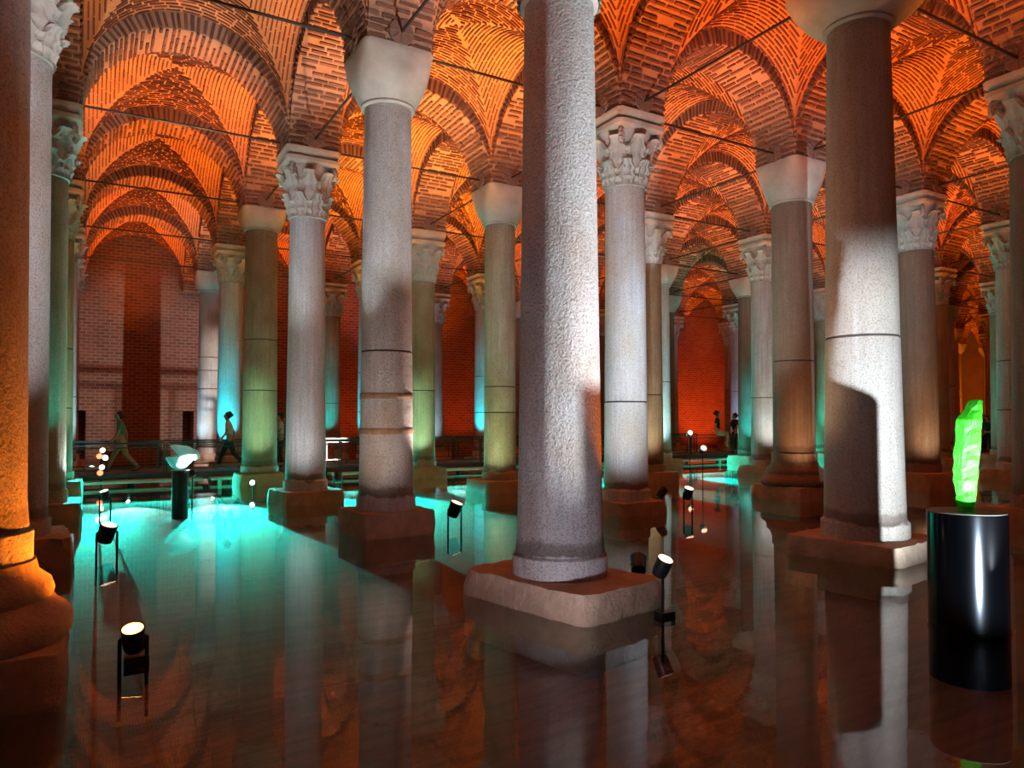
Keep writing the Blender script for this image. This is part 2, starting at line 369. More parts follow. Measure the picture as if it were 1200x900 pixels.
def web_mesh(a, bb, Rr, seed):
    g = random.Random(seed); back = MB(); br = MB()
    nu, nv = 18, 22
    for side in range(4):
        def pt(u, v):
            if side == 0: return web_point(u, v, a, bb, Rr)
            if side == 1: return web_point(-u, -v, a, bb, Rr)
            if side == 2: return web_point(-v, u, a, bb, Rr)
            return web_point(v, -u, a, bb, Rr)
        rows = []
        for s_ in range(nu + 1):
            u = max(1e-4, s_ / nu); fm = math.asin(min(1, u))
            rows.append([pt(u, math.sin(-fm + 2 * fm * t / nv)) for t in range(nv + 1)])
        back.quad_grid(rows)
        L = a if side < 2 else bb
        npitch = int(L / 0.082)
        for s_ in range(npitch):
            u = 1 - (s_ + 0.5) / npitch
            fm = math.asin(u); ph = -fm + g.uniform(0, 0.1)
            while ph < fm - 0.02:
                dl = g.uniform(0.24, 0.36) / Rr; p1 = min(ph + dl, fm)
                if p1 - ph > 0.03:
                    pm = (ph + p1) / 2; c = pt(u, math.sin(pm)); e = 0.01
                    A = pt(u, math.sin(min(p1, fm))) - pt(u, math.sin(ph))
                    U = pt(min(1, u + e), math.sin(pm)) - pt(u - e if u > e else 0, math.sin(pm))
                    U.normalize(); nrm = A.cross(U).normalized()
                    if nrm.z > 0: nrm = -nrm
                    U = nrm.cross(A).normalized()
                    if A.cross(U).dot(nrm) < 0: U = -U
                    brick_at(br, c + nrm * g.uniform(-.010, .008), A * 0.46, U * g.uniform(0.010, 0.018), nrm * 0.03)
                ph += dl + 0.008
    return back, br

ceiling = bpy.data.objects.new('ceiling', None); COL.objects.link(ceiling); ceiling.location = (0, 0, SPRING); structure(ceiling)
RP, RQ = (DP - AW) / 2, (DQ - AW) / 2
ARCH_BODY = {'p': arch_body(RP).mesh('arch', M['mortar'], True), 'q': arch_body(RQ).mesh('arch', M['mortar'], True)}
ARCH_JOINED = {}
for d_, r_ in (('p', RP), ('q', RQ)):
    for s_ in range(3):
        b = MB()
        for (c, ax, ay, az) in arch_bricks(r_, 10 * s_ + (d_ == 'q')): brick_at(b, c, ax, ay, az)
        ARCH_JOINED[(d_, s_)] = b.mesh('arch_bricks', M['brick'])
WEBS = []
for s_ in range(3):
    back, br = web_mesh((DP - AW) / 2, (DQ - AW) / 2, 1.88, 50 + s_)
    WEBS.append((back.mesh('vault', M['web_mortar'], True), br.mesh('vault_bricks', M['web_brick'])))
NEAR_ARCHES = {('q', 1, 0), ('p', 0, 1), ('q', 2, 0)}     # arches whose bricks show large enough to be built one by one
def put_arch(d_, i, j):
    """'p': from column (i,j) to (i+1,j); 'q': from (i,j) to (i,j+1)"""
    if d_ == 'p': x, y, rz, r_ = gx(i) + DP / 2, gy(j), 0, RP
    else: x, y, rz, r_ = gx(i), gy(j) + DQ / 2, math.pi / 2, RQ
    o = link('arch', ARCH_BODY[d_], ceiling, (x, y, 0)); o.rotation_euler = (0, 0, rz)
    s_ = (i * 3 + j * 5) % 3
    if (d_, i, j) in NEAR_ARCHES:
        lst = arch_bricks(r_, 10 * s_ + (d_ == 'q'))
        for (c, ax, ay, az) in lst:
            q = bpy.data.objects.new('brick', UNIT_BRICK); COL.objects.link(q); q.parent = o
            mt = Matrix.Identity(4)
            for col_, vec in enumerate((ax, ay, az)):
                for row in range(3): mt[row][col_] = vec[row] * 2
            for row in range(3): mt[row][3] = c[row]
            q.matrix_local = mt
    else:
        q = link('arch_bricks', ARCH_JOINED[(d_, s_)], o); q['kind'] = 'stuff'
for j in range(-1, 6):
    for i in range(-2, 13):
        put_arch('q', i, j) if j >= -1 else None
        if i < 12 and j >= 0: put_arch('p', i, j)
for j in range(-1, 6):
    for i in range(-2, 12):
        w, bkm = WEBS[(i * 2 + j * 3) % 3]
        o = link('vault', w, ceiling, (gx(i) + DP / 2, gy(j) + DQ / 2, 0))
        q = link('vault_bricks', bkm, o); q['kind'] = 'stuff'

# ------------------------------------------------------------------ columns
def leaf_mesh(w, h, curl):
    """acanthus leaf: lobed outline, ribbed, tip rolled outward; x across, y outward, z up"""
    b = MB(); rows = []; nz, nx = 9, 7
    for a in range(nz + 1):
        t = a / nz
        half = w / 2 * (0.78 + 0.30 * math.sin(math.pi * min(1, t * 1.15))) * (1 - 0.35 * max(0, t - 0.8) / 0.2) * (1 + 0.2 * math.cos(t * 6 * math.pi))
        yo = 0.02 + 0.05 * t + curl * max(0, t - 0.45) ** 2 * 3.3
        zo = h * (t if t < 0.85 else 0.85 + 0.15 * math.sin((t - 0.85) / 0.15 * 1.9)) 
        rows.append([(half * (2 * c / nx - 1), yo + 0.035 * math.cos((2 * c / nx - 1) * math.pi / 2) + 0.022 * math.cos((2 * c / nx - 1) * 3 * math.pi) + 0.010 * math.cos(t * 6 * math.pi), zo) for c in range(nx + 1)])
    b.quad_grid(rows)
    b.quad_grid([[(x * .9, y - 0.06, z) for (x, y, z) in r][::-1] for r in rows])
    n = len(rows); 
    b.quad_grid([rows[-1], [(x * .9, y - 0.06, z) for (x, y, z) in rows[-1]]])
    b.quad_grid([[r[0] for r in rows], [(r[0][0] * .9, r[0][1] - .06, r[0][2]) for r in rows]])
    b.quad_grid([[(r[-1][0] * .9, r[-1][1] - .06, r[-1][2]) for r in rows], [r[-1] for r in rows]])
    return b
LEAF_LOW = leaf_mesh(0.33, 0.36, 0.10); LEAF_HIGH = leaf_mesh(0.40, 0.48, 0.15)
LEAF_LOW_ME = LEAF_LOW.mesh('leaf', M['capital'], True); LEAF_HIGH_ME = LEAF_HIGH.mesh('leaf', M['capital'], True)
def volute():
    b = MB(); pts = []
    for q in range(26):
        t = q / 25; an = -0.6 + t * 3.6 * math.pi * 0.75; rr = 0.17 * (1 - t * 0.82)
        pts.append((0, 0.14 + rr * math.cos(an), rr * math.sin(an)))
    rows = [[(-0.06, y, z) for (_, y, z) in pts], [(0.06, y, z) for (_, y, z) in pts]]
    for q in range(len(pts) - 1):
        b.tube((0, pts[q][1], pts[q][2]), (0, pts[q + 1][1], pts[q + 1][2]), 0.05, 6)
    return b
VOL = volute(); VOL_ME = VOL.mesh('volute', M['capital'], True)
def xf(b, src, mt):
    o = len(b.v); b.v.extend([tuple(mt @ Vector(p)) for p in src.v]); b.f.extend([tuple(o + q for q in f) for f in src.f])
LEAF_SPOTS = []
for q in range(8): LEAF_SPOTS.append(('low', Matrix.Rotation(q * math.pi / 4 + .2, 4, 'Z') @ Matrix.Translation((0, 0.345, 0.02))))
for q in range(8): LEAF_SPOTS.append(('high', Matrix.Rotation((q + .5) * math.pi / 4 + .2, 4, 'Z') @ Matrix.Translation((0, 0.39, 0.26))))
VOL_SPOTS = [Matrix.Rotation((q + .5) * math.pi / 2, 4, 'Z') @ Matrix.Translation((0, 0.36, 0.74)) for q in range(4)]
b = MB()
for kind, mt in LEAF_SPOTS: xf(b, LEAF_LOW if kind == 'low' else LEAF_HIGH, mt)
for mt in VOL_SPOTS: xf(b, VOL, mt)
CROWN_ME = b.mesh('carved_leaves', M['capital'], True)
BELL_ME = MB().lathe([(.36, 0), (.385, .015), (.385, .05), (.37, .07), (.38, .3), (.42, .55), (.48, .75), (.53, .88)], 28).mesh('capital', M['capital'], True)
def squircle(rows, seg=48, m_=None):
    """rows of (half size, exponent, z): round to square loft"""
    b = MB(); pts = []
    for (h, n, z) in rows:
        r = []
        for q in range(seg):
            a = 2 * math.pi * (q + .5) / seg; ca, sa = math.cos(a), math.sin(a)
            k_ = (abs(ca) ** n + abs(sa) ** n) ** (-1 / n); r.append((h * k_ * ca, h * k_ * sa, z))
        pts.append(r)
    o = b.quad_grid(pts, True); b.f.append(tuple(o + q for q in reversed(range(seg)))); e = o + (len(rows) - 1) * seg
    b.f.append(tuple(e + q for q in range(seg))); return b
def abacus_mesh(z0, z1):
    return squircle([(.50, 6, z0), (.56, 9, z0 + .05), (.57, 10, z0 + .12), (.55, 10, z0 + .13), (.50, 10, z0 + .15), (.52, 12, z0 + .19), (.565, 14, z1 - .08), (.57, 16, z1)])
ABACUS = {}
BOWL = {}
def bowl_mesh(hh, rt, W=.575):
    rows = [(rt + .045, 2, 0), (rt + .06, 2, .02), (rt + .05, 2, .05)]
    for q in range(1, 11):
        t = q / 10; e = 1 - (1 - t) ** 2.9
        rows.append((rt + .05 + (W - rt - .05) * e, 2 + 3.5 * t * t, .05 + (hh - .05) * t * .86))
    rows += [(W - .003, 8, hh * .94), (W - .015, 10, hh)]
    return squircle(rows)
RIMS = {}
def shaft_mesh(h, d0, d1, joints, mat_, facets=0, foot=True):
    prof = []; hs = sorted(joints)
    f = lambda z: d0 / 2 + (d1 - d0) / 2 * (max(0, z) / h) ** 0.9
    zs = [q * h / 26 for q in range(27)]
    for z in zs: prof.append((f(z), z))
    for jz in hs: prof += [(f(jz), jz - .02), (f(jz) - .022, jz - .006), (f(jz) - .022, jz + .006), (f(jz) - .004, jz + .02)]
    if foot: prof += [(f(0) + .035, 0.0), (f(0) + .035, .19), (f(0) + .01, .215)]
    prof = [p for p in prof if not (foot and p[1] == 0.0 and p[0] < f(0) + .03)]
    prof.sort(key=lambda p: p[1])
    fn = None
    if facets: fn = lambda a, z: 1 + 0.022 * abs(math.cos(a * facets / 2)) - 0.011
    return MB().lathe(prof, 48, True, fn).mesh('shaft', mat_, True)
def plinth_mesh(sx, sy, z0, z1, seed):
    g = random.Random(seed); b = MB(); seg = 12; rows = []
    nz = 4
    per = []
    for sd in range(4):
        for q in range(seg):
            t = -1 + 2 * q / seg
            per.append([(t, -1), (1, t), (-t, 1), (-1, -t)][sd])
    def jit(): return g.uniform(-.018, .018)
    for a in range(nz + 1):
        t = a / nz; z = z0 + (z1 - z0) * t; s_ = 1.0 if a < nz else 0.965
        rows.append([((px * sx / 2 * s_ + jit() * (1 if a else 0)) * (1 - .05 * (abs(px) + abs(py) > 1.9)), (py * sy / 2 * s_ + jit()) * (1 - .05 * (abs(px) + abs(py) > 1.9)), z + (jit() * .5 if a in (nz,) else 0)) for (px, py) in per])
    rows.append([(px * sx / 2 * .85, py * sy / 2 * .85, z1 + .004) for (px, py) in per])
    o = b.quad_grid(rows, True); n = len(per)
    e = o + (len(rows) - 1) * n; b.f.append(tuple(e + q for q in range(n)))
    return b.mesh('plinth', M['plinth'], True)

ORD = ['first', 'second', 'third', 'fourth', 'fifth', 'sixth', 'seventh', 'eighth', 'ninth', 'tenth', 'eleventh', 'twelfth', 'thirteenth', 'fourteenth', 'fifteenth']
# (material, capital, foot height, diameter low, high, shaft top, joints, plinth (sx, sy, rot), label)
SPEC = {
 (0, 0): dict(m='pitted', cap='leaf', z0=.25, d=(.84, .68), zt=5.74, j=[], pl=(1.14, 1.68, 12), dx=(-.02, .01), facets=8, label='thick pitted pale column with a brightly lit flank on the big bare plinth'),
 (1, 0): dict(m='taupe', cap='bowl', capw=.70, z0=.23, d=(.98, .76), zt=6.80, j=[2.78], pl=(1.46, 1.46, 8), label='brown column with a stepped patch of white light beside the black pedestal'),
 (0, 1): dict(m='pitted', cap='bowl', z0=.36, d=(.83, .72), zt=6.51, j=[2.76], pl=(1.16, 1.16, 4), bands=(2.08, 1.55), label='pale column with two rusty bands and a smooth bowl capital'),
 (1, 1): dict(m='pale', cap='leaf', z0=.235, d=(.82, .73), zt=6.02, j=[2.05], pl=(1.12, 1.12, 3), label='white veined marble column with leaf capital behind the pitted column'),
 (0, 2): dict(m='pale', cap='leaf', z0=.26, d=(.84, .72), zt=5.94, j=[], pl=(1.26, 1.26, 6), label='white leaf capital column standing between the banded column and the walkway'),
 (1, 2): dict(m='olive', cap='bowl', z0=.27, d=(.80, .73), zt=6.45, j=[2.52, 1.9], pl=(1.3, 1.3, 0), label='olive brown column with bowl capital standing in front of the walkway'),
 (2, 1): dict(m='brown', cap='bowl', z0=.80, d=(.88, .84), zt=6.44, j=[3.0], pl=(1.36, 1.36, 0), torus=True, label='dark brown column on a moulded round base and square plinth'),
 (-1, 1): dict(m='pitted', cap='leaf', z0=.33, d=(.82, .74), zt=6.09, j=[], pl=(1.3, 1.3, 5), dx=(-.08, -.02), label='grey column half hidden behind the orange lit column by the lamp'),
 (-1, 0): dict(m='pitted', cap='leaf', z0=.80, d=(.84, .74), zt=5.9, j=[], pl=(1.3, 1.3, 0), torus=True, dx=(-.01, 0), label='orange lit rough column on a round moulded base beside the lamp'),
 (-1, 2): dict(m='olive', cap='leaf', z0=.26, d=(.80, .72), zt=6.05, j=[], pl=(1.3, 1.3, 0), label='greenish column with a white lit foot behind the grey one'),
 (0, 3): dict(m='olive', cap='bowl', z0=.30, d=(.90, .82), zt=6.77, j=[3.85, 2.5], pl=(1.2, 1.2, 0), label='thick olive column with bowl capital beside the walkway handrail'),
 (0, 4): dict(m='pale', cap='leaf', z0=.35, d=(.82, .74), zt=6.15, j=[], pl=(1.2, 1.2, 0), label='cyan lit column behind the person in the white top'),
 (0, 5): dict(m='marble', cap='bowl', z0=.45, d=(.88, .80), zt=6.6, j=[3.6, 4.1, 2.9], pl=(1.2, 1.2, 0), label='bluish grey column with double joints standing nearest the brick wall'),
 (1, 3): dict(m='olive', cap='leaf', z0=.3, d=(.80, .74), zt=5.84, j=[2.6], pl=(1.2, 1.2, 0), label='pale green lit column with leaf capital beside the banded column'),
 (3, 1): dict(m='brown', cap='leaf', z0=.42, d=(.95, .80), zt=5.95, j=[], pl=(1.4, 1.4, 0), label='dark brown leaf capital column seen beyond the stepped light column'),
 (3, 2): dict(m='marble', cap='leaf', z0=.3, d=(.84, .76), zt=5.95, j=[2.4], pl=(1.2, 1.2, 0), label='pale grey leaf capital column beside the moulded base column'),
 (2, 0): dict(m='brown', cap='leaf', z0=.3, d=(.86, .76), zt=6.0, j=[], pl=(1.3, 1.3, 0), label='dark brown column cut off by the picture edge near the glass slab'),
}
NEARLEAF = {(1, 1), (0, 2), (-1, 1), (-1, 2), (3, 1), (3, 2), (1, 3), (0, 4), (0, 0)}
CACHE = {}
def cached(key, fn):
    if key not in CACHE: CACHE[key] = fn()
    return CACHE[key]
ROOTS = {}
def column(i, j):
    sp = SPEC.get((i, j)); g = random.Random(i * 31 + j * 7)
    if sp is None:
        cap = 'leaf' if g.random() < .62 else 'bowl'
        sp = dict(m=g.choice(['marble', 'olive', 'marble', 'brown'] if i > 2 else ['marble', 'olive', 'pale']), cap=cap, z0=.3, d=(.84, .75), zt=6.0 if cap == 'leaf' else 6.6,
                  j=g.choice([[], [2.4], [3.1], [2.0, 3.4]]), pl=(1.25, 1.25, 0), facets=0)
        if (i, j) == (3, 3): sp.update(cap='bowl', zt=6.6, m='pale')
        sp['label'] = '%s column with %s capital, %s in the %s row back' % (
            {'marble': 'grey', 'olive': 'olive', 'pale': 'pale', 'brown': 'brown'}[sp['m']], 'carved leaf' if sp['cap'] == 'leaf' else 'plain bowl', ORD[i + 1], ORD[j])
    dx = sp.get('dx', (0, 0))
    root = thing('stone_column', sp['label'], 'column', (gx(i) + dx[0], gy(j) + dx[1], 0), 0, 'columns of the cistern'); ROOTS[(i, j)] = root
    root['kind'] = 'thing'
    z0, zt = sp['z0'], sp['zt']; d0, d1 = sp['d']; mt = M[sp['m']]
    sx, sy, rot = sp['pl']
    zp = 0.30 if sp.get('torus') else z0
    pl = link('plinth', cached(('pl', sx, sy, zp, (i + j) % 2), lambda: plinth_mesh(sx, sy, -.4, zp, i + 9 * j)), root); pl.rotation_euler = (0, 0, R(rot))
    if sp.get('torus'):
        r = d0 / 2
        prof = [(r + .24, zp - .01), (r + .27, zp + .04), (r + .27, zp + .12), (r + .23, zp + .18), (r + .19, zp + .20), (r + .15, zp + .26), (r + .16, zp + .30), (r + .14, zp + .36), (r + .07, zp + .42), (r + .05, z0)]
        MB().lathe(prof, 40).build('base_moulding', M['brown'] if i > 0 else M['plinth'], root, True)
    jj = [q - z0 for q in sp['j']]
    sm = cached(('sh', z0, zt, d0, d1, tuple(jj), sp['m'], sp.get('facets', 0)), lambda: shaft_mesh(zt - z0, d0, d1, jj, mt, sp.get('facets', 0)))
    s_ = link('shaft', sm, root, (0, 0, z0)); s_.rotation_euler = (0, 0, g.uniform(0, .6))
    for bz in sp.get('bands', ()):
        rr = d0 / 2 + (d1 - d0) / 2 * ((bz - z0) / (zt - z0)) ** .9 + .004
        MB().lathe([(rr, -.045), (rr + .006, -.035), (rr + .006, .035), (rr, .045)], 40, False).build('rust_band', M['band'], s_, True, (0, 0, bz - z0))
    for jz in jj:
        rr = d0 / 2 + (d1 - d0) / 2 * (jz / (zt - z0)) ** .9
        link('joint', cached(('jt', round(rr, 3)), lambda: MB().lathe([(rr - .012, -.012), (rr - .008, 0), (rr - .012, .012)], 36, False).mesh('joint', M['joint'], True)), s_, (0, 0, jz))
    hh = SPRING - zt + .02
    if sp['cap'] == 'bowl':
        link('capital', cached(('bowl', round(hh, 2), d1), lambda: bowl_mesh(hh, d1 / 2, sp.get('capw', .575)).mesh('capital', M['plaster'], True)), root, (0, 0, zt))
    else:
        c = link('capital', BELL_ME, root, (0, 0, zt)); 
        sc = min(1.25, (hh - .30) / .88); c.scale = (1, 1, sc)
        if (i, j) in NEARLEAF:
            for kind, mt_ in LEAF_SPOTS:
                q = link('leaf', LEAF_LOW_ME if kind == 'low' else LEAF_HIGH_ME, c); q.matrix_local = mt_
            for mt_ in VOL_SPOTS:
                q = link('volute', VOL_ME, c); q.matrix_local = mt_
        else:
            q = link('carved_leaves', CROWN_ME, c); q['kind'] = 'stuff'
        z1 = zt + .86 * sc
        link('abacus', cached(('ab', round(SPRING - z1, 3)), lambda: abacus_mesh(0, SPRING - z1 + .02).mesh('abacus', M['plaster'], True)), root, (0, 0, z1))
    return root
cs, sn = math.cos(R(30.26)), math.sin(R(30.26))
def view(x, y):
    X, Z = x * cs - y * sn, x * sn + y * cs
    return X / Z if Z > 0 else 9, Z
for j in range(J0, J1 + 1):
    for i in range(I0, I1 + 1):
        u, Z = view(gx(i), gy(j))
        if abs(u) < .85: column(i, j)
print('columns', len(ROOTS))

# ------------------------------------------------------------------ iron tie rods
ROD_ME = {}; 
PLATE = MB().lathe([(.02, -.02), (.19, -.02), (.20, 0), (.19, .015), (.03, .02)], 20)
for q in range(4):
    a = q * math.pi / 4; PLATE.box((0, 0, .018), (.18, .011, .012), Matrix.Rotation(a, 3, 'Z'))
PLATE_ME = PLATE.mesh('anchor_plate', M['plate'])
for d_, r_ in (('p', RP), ('q', RQ)): ROD_ME[d_] = MB().tube((-r_ - .1, 0, 0), (r_ + .1, 0, 0), .024, 8).mesh('rod', M['iron'], True)
def rod(d_, i, j):
    if d_ == 'p': x, y, rz, r_ = gx(i) + DP / 2, gy(j), 0, RP
    else: x, y, rz, r_ = gx(i), gy(j) + DQ / 2, math.pi / 2, RQ
    if d_ == 'p': lab = 'thin iron tie rod joining the %s and %s columns of the %s row' % (ORD[i + 1], ORD[i + 2], ORD[j])
    else: lab = 'thin iron tie rod running from row %s to row %s at the %s column' % (ORD[j], ORD[j + 1], ORD[i + 1])
    t = thing('tie_rod', lab, 'tie rod', (x, y, SPRING + .20), rz, 'iron tie rods across the arches')
    link('rod', ROD_ME[d_], t)
    for s_ in (-1, 1):
        q = link('anchor_plate', PLATE_ME, t, (s_ * (r_ - .045), 0, 0)); q.rotation_euler = (0, -s_ * math.pi / 2, 0)
for j in range(0, 6):
    for i in range(-1, 9):
        u, Z = view(gx(i) + DP / 2, gy(j))
        if abs(u) < .8 and Z > 7 and (i > 0 or j >= 1): rod('p', i, j)
        if j < 5:
            u, Z = view(gx(i), gy(j) + DQ / 2)
            if abs(u) < .8 and Z > 7: rod('q', i, j)

# ------------------------------------------------------------------ walkway with handrails
WY0, WY1, WX0, WX1, DZ = 21.55, 23.75, -9.0, 46.0, 0.30
wk = thing('walkway', 'long dark raised walkway crossing the hall in front of the brick wall', 'walkway')
b = MB(); b.box(((WX0 + WX1) / 2, (WY0 + WY1) / 2, DZ - .03), ((WX1 - WX0) / 2, (WY1 - WY0) / 2, .03)); b.build('deck', M['deck'], wk)
b = MB(); b.box(((WX0 + WX1) / 2, WY0 - .012, DZ - .10), ((WX1 - WX0) / 2, .012, .10)); b.build('fascia', M['deck'], wk)
LEG = MB().box((0, 0, 0), (.04, .04, .33)).mesh('leg', M['deck'])
for q in range(23):
    for y in (WY0 + .2, WY1 - .2): link('leg', LEG, wk, (WX0 + .4 + q * 2.4, y, -.09))
LED = bevelled(MB().box((0, 0, 0), (1.55, .22, .035)).mesh('ledge_slab', M['ledge']), .01)
LFT = MB().box((0, 0, 0), (.05, .05, .22)).mesh('foot', M['ledge'])
for q in range(13):
    x = -2.2 + q * 3.3
    t = thing('concrete_ledge', 'pale concrete ledge below the walkway, %s along from the lamp tower end' % ORD[q], 'ledge', (x, WY0 - .28, 0), 0, 'pale ledge slabs below the walkway')
    link('slab', LED, t, (0, 0, .12))
    for sx in (-1.3, 1.3): link('foot', LFT, t, (sx, 0, -.135))
def rail_parts(t, L):
    h = 0.80
    for x in (0, L): link('post', cached('post', lambda: MB().box((0, 0, .4), (.018, .018, .4)).mesh('post', M['rail'])), t, (x, 0, 0))
    for z, r in ((h, .022), (h - .12, .014), (.10, .014)):
        link('rail', cached(('rail', L, r), lambda: MB().box((0, 0, 0), (L / 2, r, r)).mesh('rail', M['rail'])), t, (L / 2, 0, z))
    for x in (.16, L - .16): link('baluster', cached('bal', lambda: MB().box((0, 0, 0), (.010, .010, .29)).mesh('baluster', M['rail'])), t, (x, 0, .39))
for q in range(17):
    for y, nm in ((WY0 + .05, 'near'), (WY1 - .05, 'far')):
        if nm == 'far' and q > 10: continue
        t = thing('handrail', 'dark steel handrail panel on the %s edge of the walkway, %s along' % ('water' if nm == 'near' else 'wall', ORD[q] if q < 15 else ('sixteenth', 'seventeenth')[q - 15]), 'handrail', (-3.0 + q * 2.4, y, DZ), 0, 'handrail panels of the walkway')
        rail_parts(t, 2.34)

# ------------------------------------------------------------------ spot lamps on stands
def lamp(label, loc, h, aim, lens, light=None, r=.085, legs=2, face=None, box=False):
    """head with glowing lens on a yoke above a short stand; loc at the water"""
    t = thing('spot_lamp', label, 'spotlight', loc, 0, 'small spotlights standing in the water')
    d = (Vector(aim) - Vector((loc[0], loc[1], h))).normalized()
    rot = (Vector(face) if face else d).to_track_quat('Z', 'Y').to_euler()
    hd = MB().lathe([(r * .55, -1.5 * r), (r * .9, -1.3 * r), (r, -.6 * r), (r, .75 * r), (r * 1.06, .8 * r), (r * 1.06, 1.0 * r), (r * .9, 1.0 * r)], 20).build('head', M['black'], t, True, (0, 0, h)); hd.rotation_euler = rot
    MB().lathe([(r * .92, 1.01 * r), (r * .7, 1.05 * r), (.001, 1.08 * r)], 20).build('lens', M[lens], hd, True)
    for sx in ((-1, 1) if legs == 2 else (0,)):
        MB().tube((sx * r * 1.15, 0, -.4), (sx * r * 1.15, 0, h), .014, 6).build('stand_leg', M['black'], t)
    MB().tube((-r * 1.2, 0, h), (r * 1.2, 0, h), .012, 6).build('pivot', M['black'], t)
    if box: MB().box((0.02, 0, -.02), (.08, .05, .06)).build('junction_box', M['black'], t)
    if light:
        col, w, ang = light
        p = Vector((loc[0], loc[1], h)) + d * (1.35 * r) + Vector((0, 0, r if face else 0))
        spot('lamp_light', p, aim, col, w, ang, .5, .05)
    return t
lamp('glowing orange spotlight on a short stand beside the rough orange column', (.29, 5.85, 0), .17, (-.75, 6.0, 6), 'lens_o', (ORANGE, 240, 120), .075, 2, box=True, face=(-.1, -.35, 1))
lamp('round black spotlight with a peach lens in the green water', (.21, 10.69, 0), .28, (3.2, 14.6, 6.2), 'lens_p', (WHITE, 1100, 44), .10, face=(.25, -.25, 1))
lamp('small spotlight beside the bright pool patch nearest the wall', (.27, 15.76, 0), .30, (-.76, 15.4, 1.6), 'lens_p', ((.75, .95, 1), 220, 60), .08, face=(-.3, -.2, 1))
lamp('boxy spotlight in the water next to the banded column plinth', (5.04, 10.45, 0), .31, (4.15, 10.6, 4), 'lens_p', ((1, .78, .70), 420, 70), .10, face=(.3, -.3, 1))
lamp('thin spotlight with white lens at the corner of the big bare plinth', (4.36, 4.85, 0), .44, (6.2, 6.4, 5), 'lens_p', (ORANGE, 160, 90), .072, 1, box=True, face=(.1, -.5, 1))
lamp('dark spotlight turned away behind the corner of the big bare plinth', (4.73, 5.62, 0), .29, (8.6, 10.6, 3.9), 'lens_w', (WHITE, 1900, 56), .08, 1)
lamp('spotlight with peach lens in the water beside the white marble column', (9.62, 10.0, 0), .37, (10.5, 9.0, 5), 'lens_p', None, .09, face=(0, -.4, 1))
lamp('dark little spotlight standing on the plinth corner of the white marble column', (9.30, 10.35, 0), .36, (13.3, 10.6, 4.2), 'lens_w', (WHITE, 220, 24), .08, 1)
lamp('white spotlight on a post in front of the walking person', (3.31, 17.69, 0), .25, (2.6, 16.0, .5), 'lens_w', None, .06, 1)
lamp('dark twin stand spotlight beside the banded column in the teal water', (5.03, 16.69, 0), .40, (6, 20, 5), 'lens_p', None, .09)
lamp('white spotlight on a post before the walkway near the olive column', (9.3, 21.42, 0), .62, (8.6, 20.0, 1.0), 'lens_w', None, .08, 1)
lamp('tall spotlight post beyond the white marble column with peach lens', (13.2, 13.2, 0), .98, (12, 10, 3), 'lens_p', None, .08, 1)
lamp('peach spotlight on a thin post in front of the seated person', (17.6, 18.2, 0), 1.25, (16, 15, 3), 'lens_p', None, .09, 1)
tw = thing('lamp_tower', 'post with a stack of small red and white spotlights by the walkway', 'spotlight', (.26, 21.2, 0))
MB().tube((0, 0, -.4), (0, 0, 1.02), .025, 8).build('post', M['black'], tw)
for q, (dx, z, ln) in enumerate([(.05, .93, 'lens_p'), (-.04, .78, 'lens_r'), (.07, .74, 'lens_w'), (.04, .50, 'lens_p'), (-.02, .36, 'lens_r')]):
    hd = MB().lathe([(.04, -.09), (.075, -.06), (.08, .06), (.07, .065)], 14).build('head', M['black'], tw, True, (dx, -.05, z)); hd.rotation_euler = (R(75), 0, R(20 * (q % 3 - 1)))
    MB().lathe([(.068, .066), (.001, .08)], 14).build('lens', M[ln], hd, True)
t = thing('spot_lamp', 'spotlight with an added shadow plate in the water beside the black pedestal', 'spotlight', (6.34, 1.74, 0), R(120.6))
MB().lathe([(.03, -.08), (.06, -.06), (.065, .05), (.055, .055)], 16).build('head', M['black'], t, True, (0, .09, .10))
MB().box((.50, -.07, -.02), (.006, .10, .385)).build('added_shadow_plate', M['black'], t)  # unseen plate added to cast the low shadow on the pitted column

# ------------------------------------------------------------------ sculptures on black pedestals
PED = thing('pedestal', 'large glossy black cylinder pedestal carrying the green glass slab', 'pedestal', (6.27, 3.29, 0))
MB().lathe([(.290, -.4), (.290, .01), (.296, .012), (.296, .03), (.290, .032), (.290, .955), (.284, .962)], 64).build('drum', M['pedestal'], PED, True)
MB().lathe([(.283, .955), (.283, .966), (.20, .968), (.02, .968)], 48).build('top_plate', M['deck'], PED, True)
m = mat('green_glass', (0.03, 0.36, 0.008), 0.3); k = N(m)
k.b.inputs['Transmission Weight'].default_value = 0.0; k.b.inputs['IOR'].default_value = 1.5
tl = k.n('ShaderNodeBsdfTranslucent'); tl.inputs['Color'].default_value = (0.06, 0.45, 0.008, 1)
mx = k.n('ShaderNodeMixShader'); mx.inputs[0].default_value = 0.4; k.l(k.b.outputs[0], mx.inputs[1]); k.l(tl.outputs[0], mx.inputs[2])
k.l(mx.outputs[0], k.t.nodes['Material Output'].inputs['Surface'])
k.bump(k.noise(k.coord('Object', (1, 1, .5)), 26, 4, .7), 0.9, .03); M['gglass'] = m
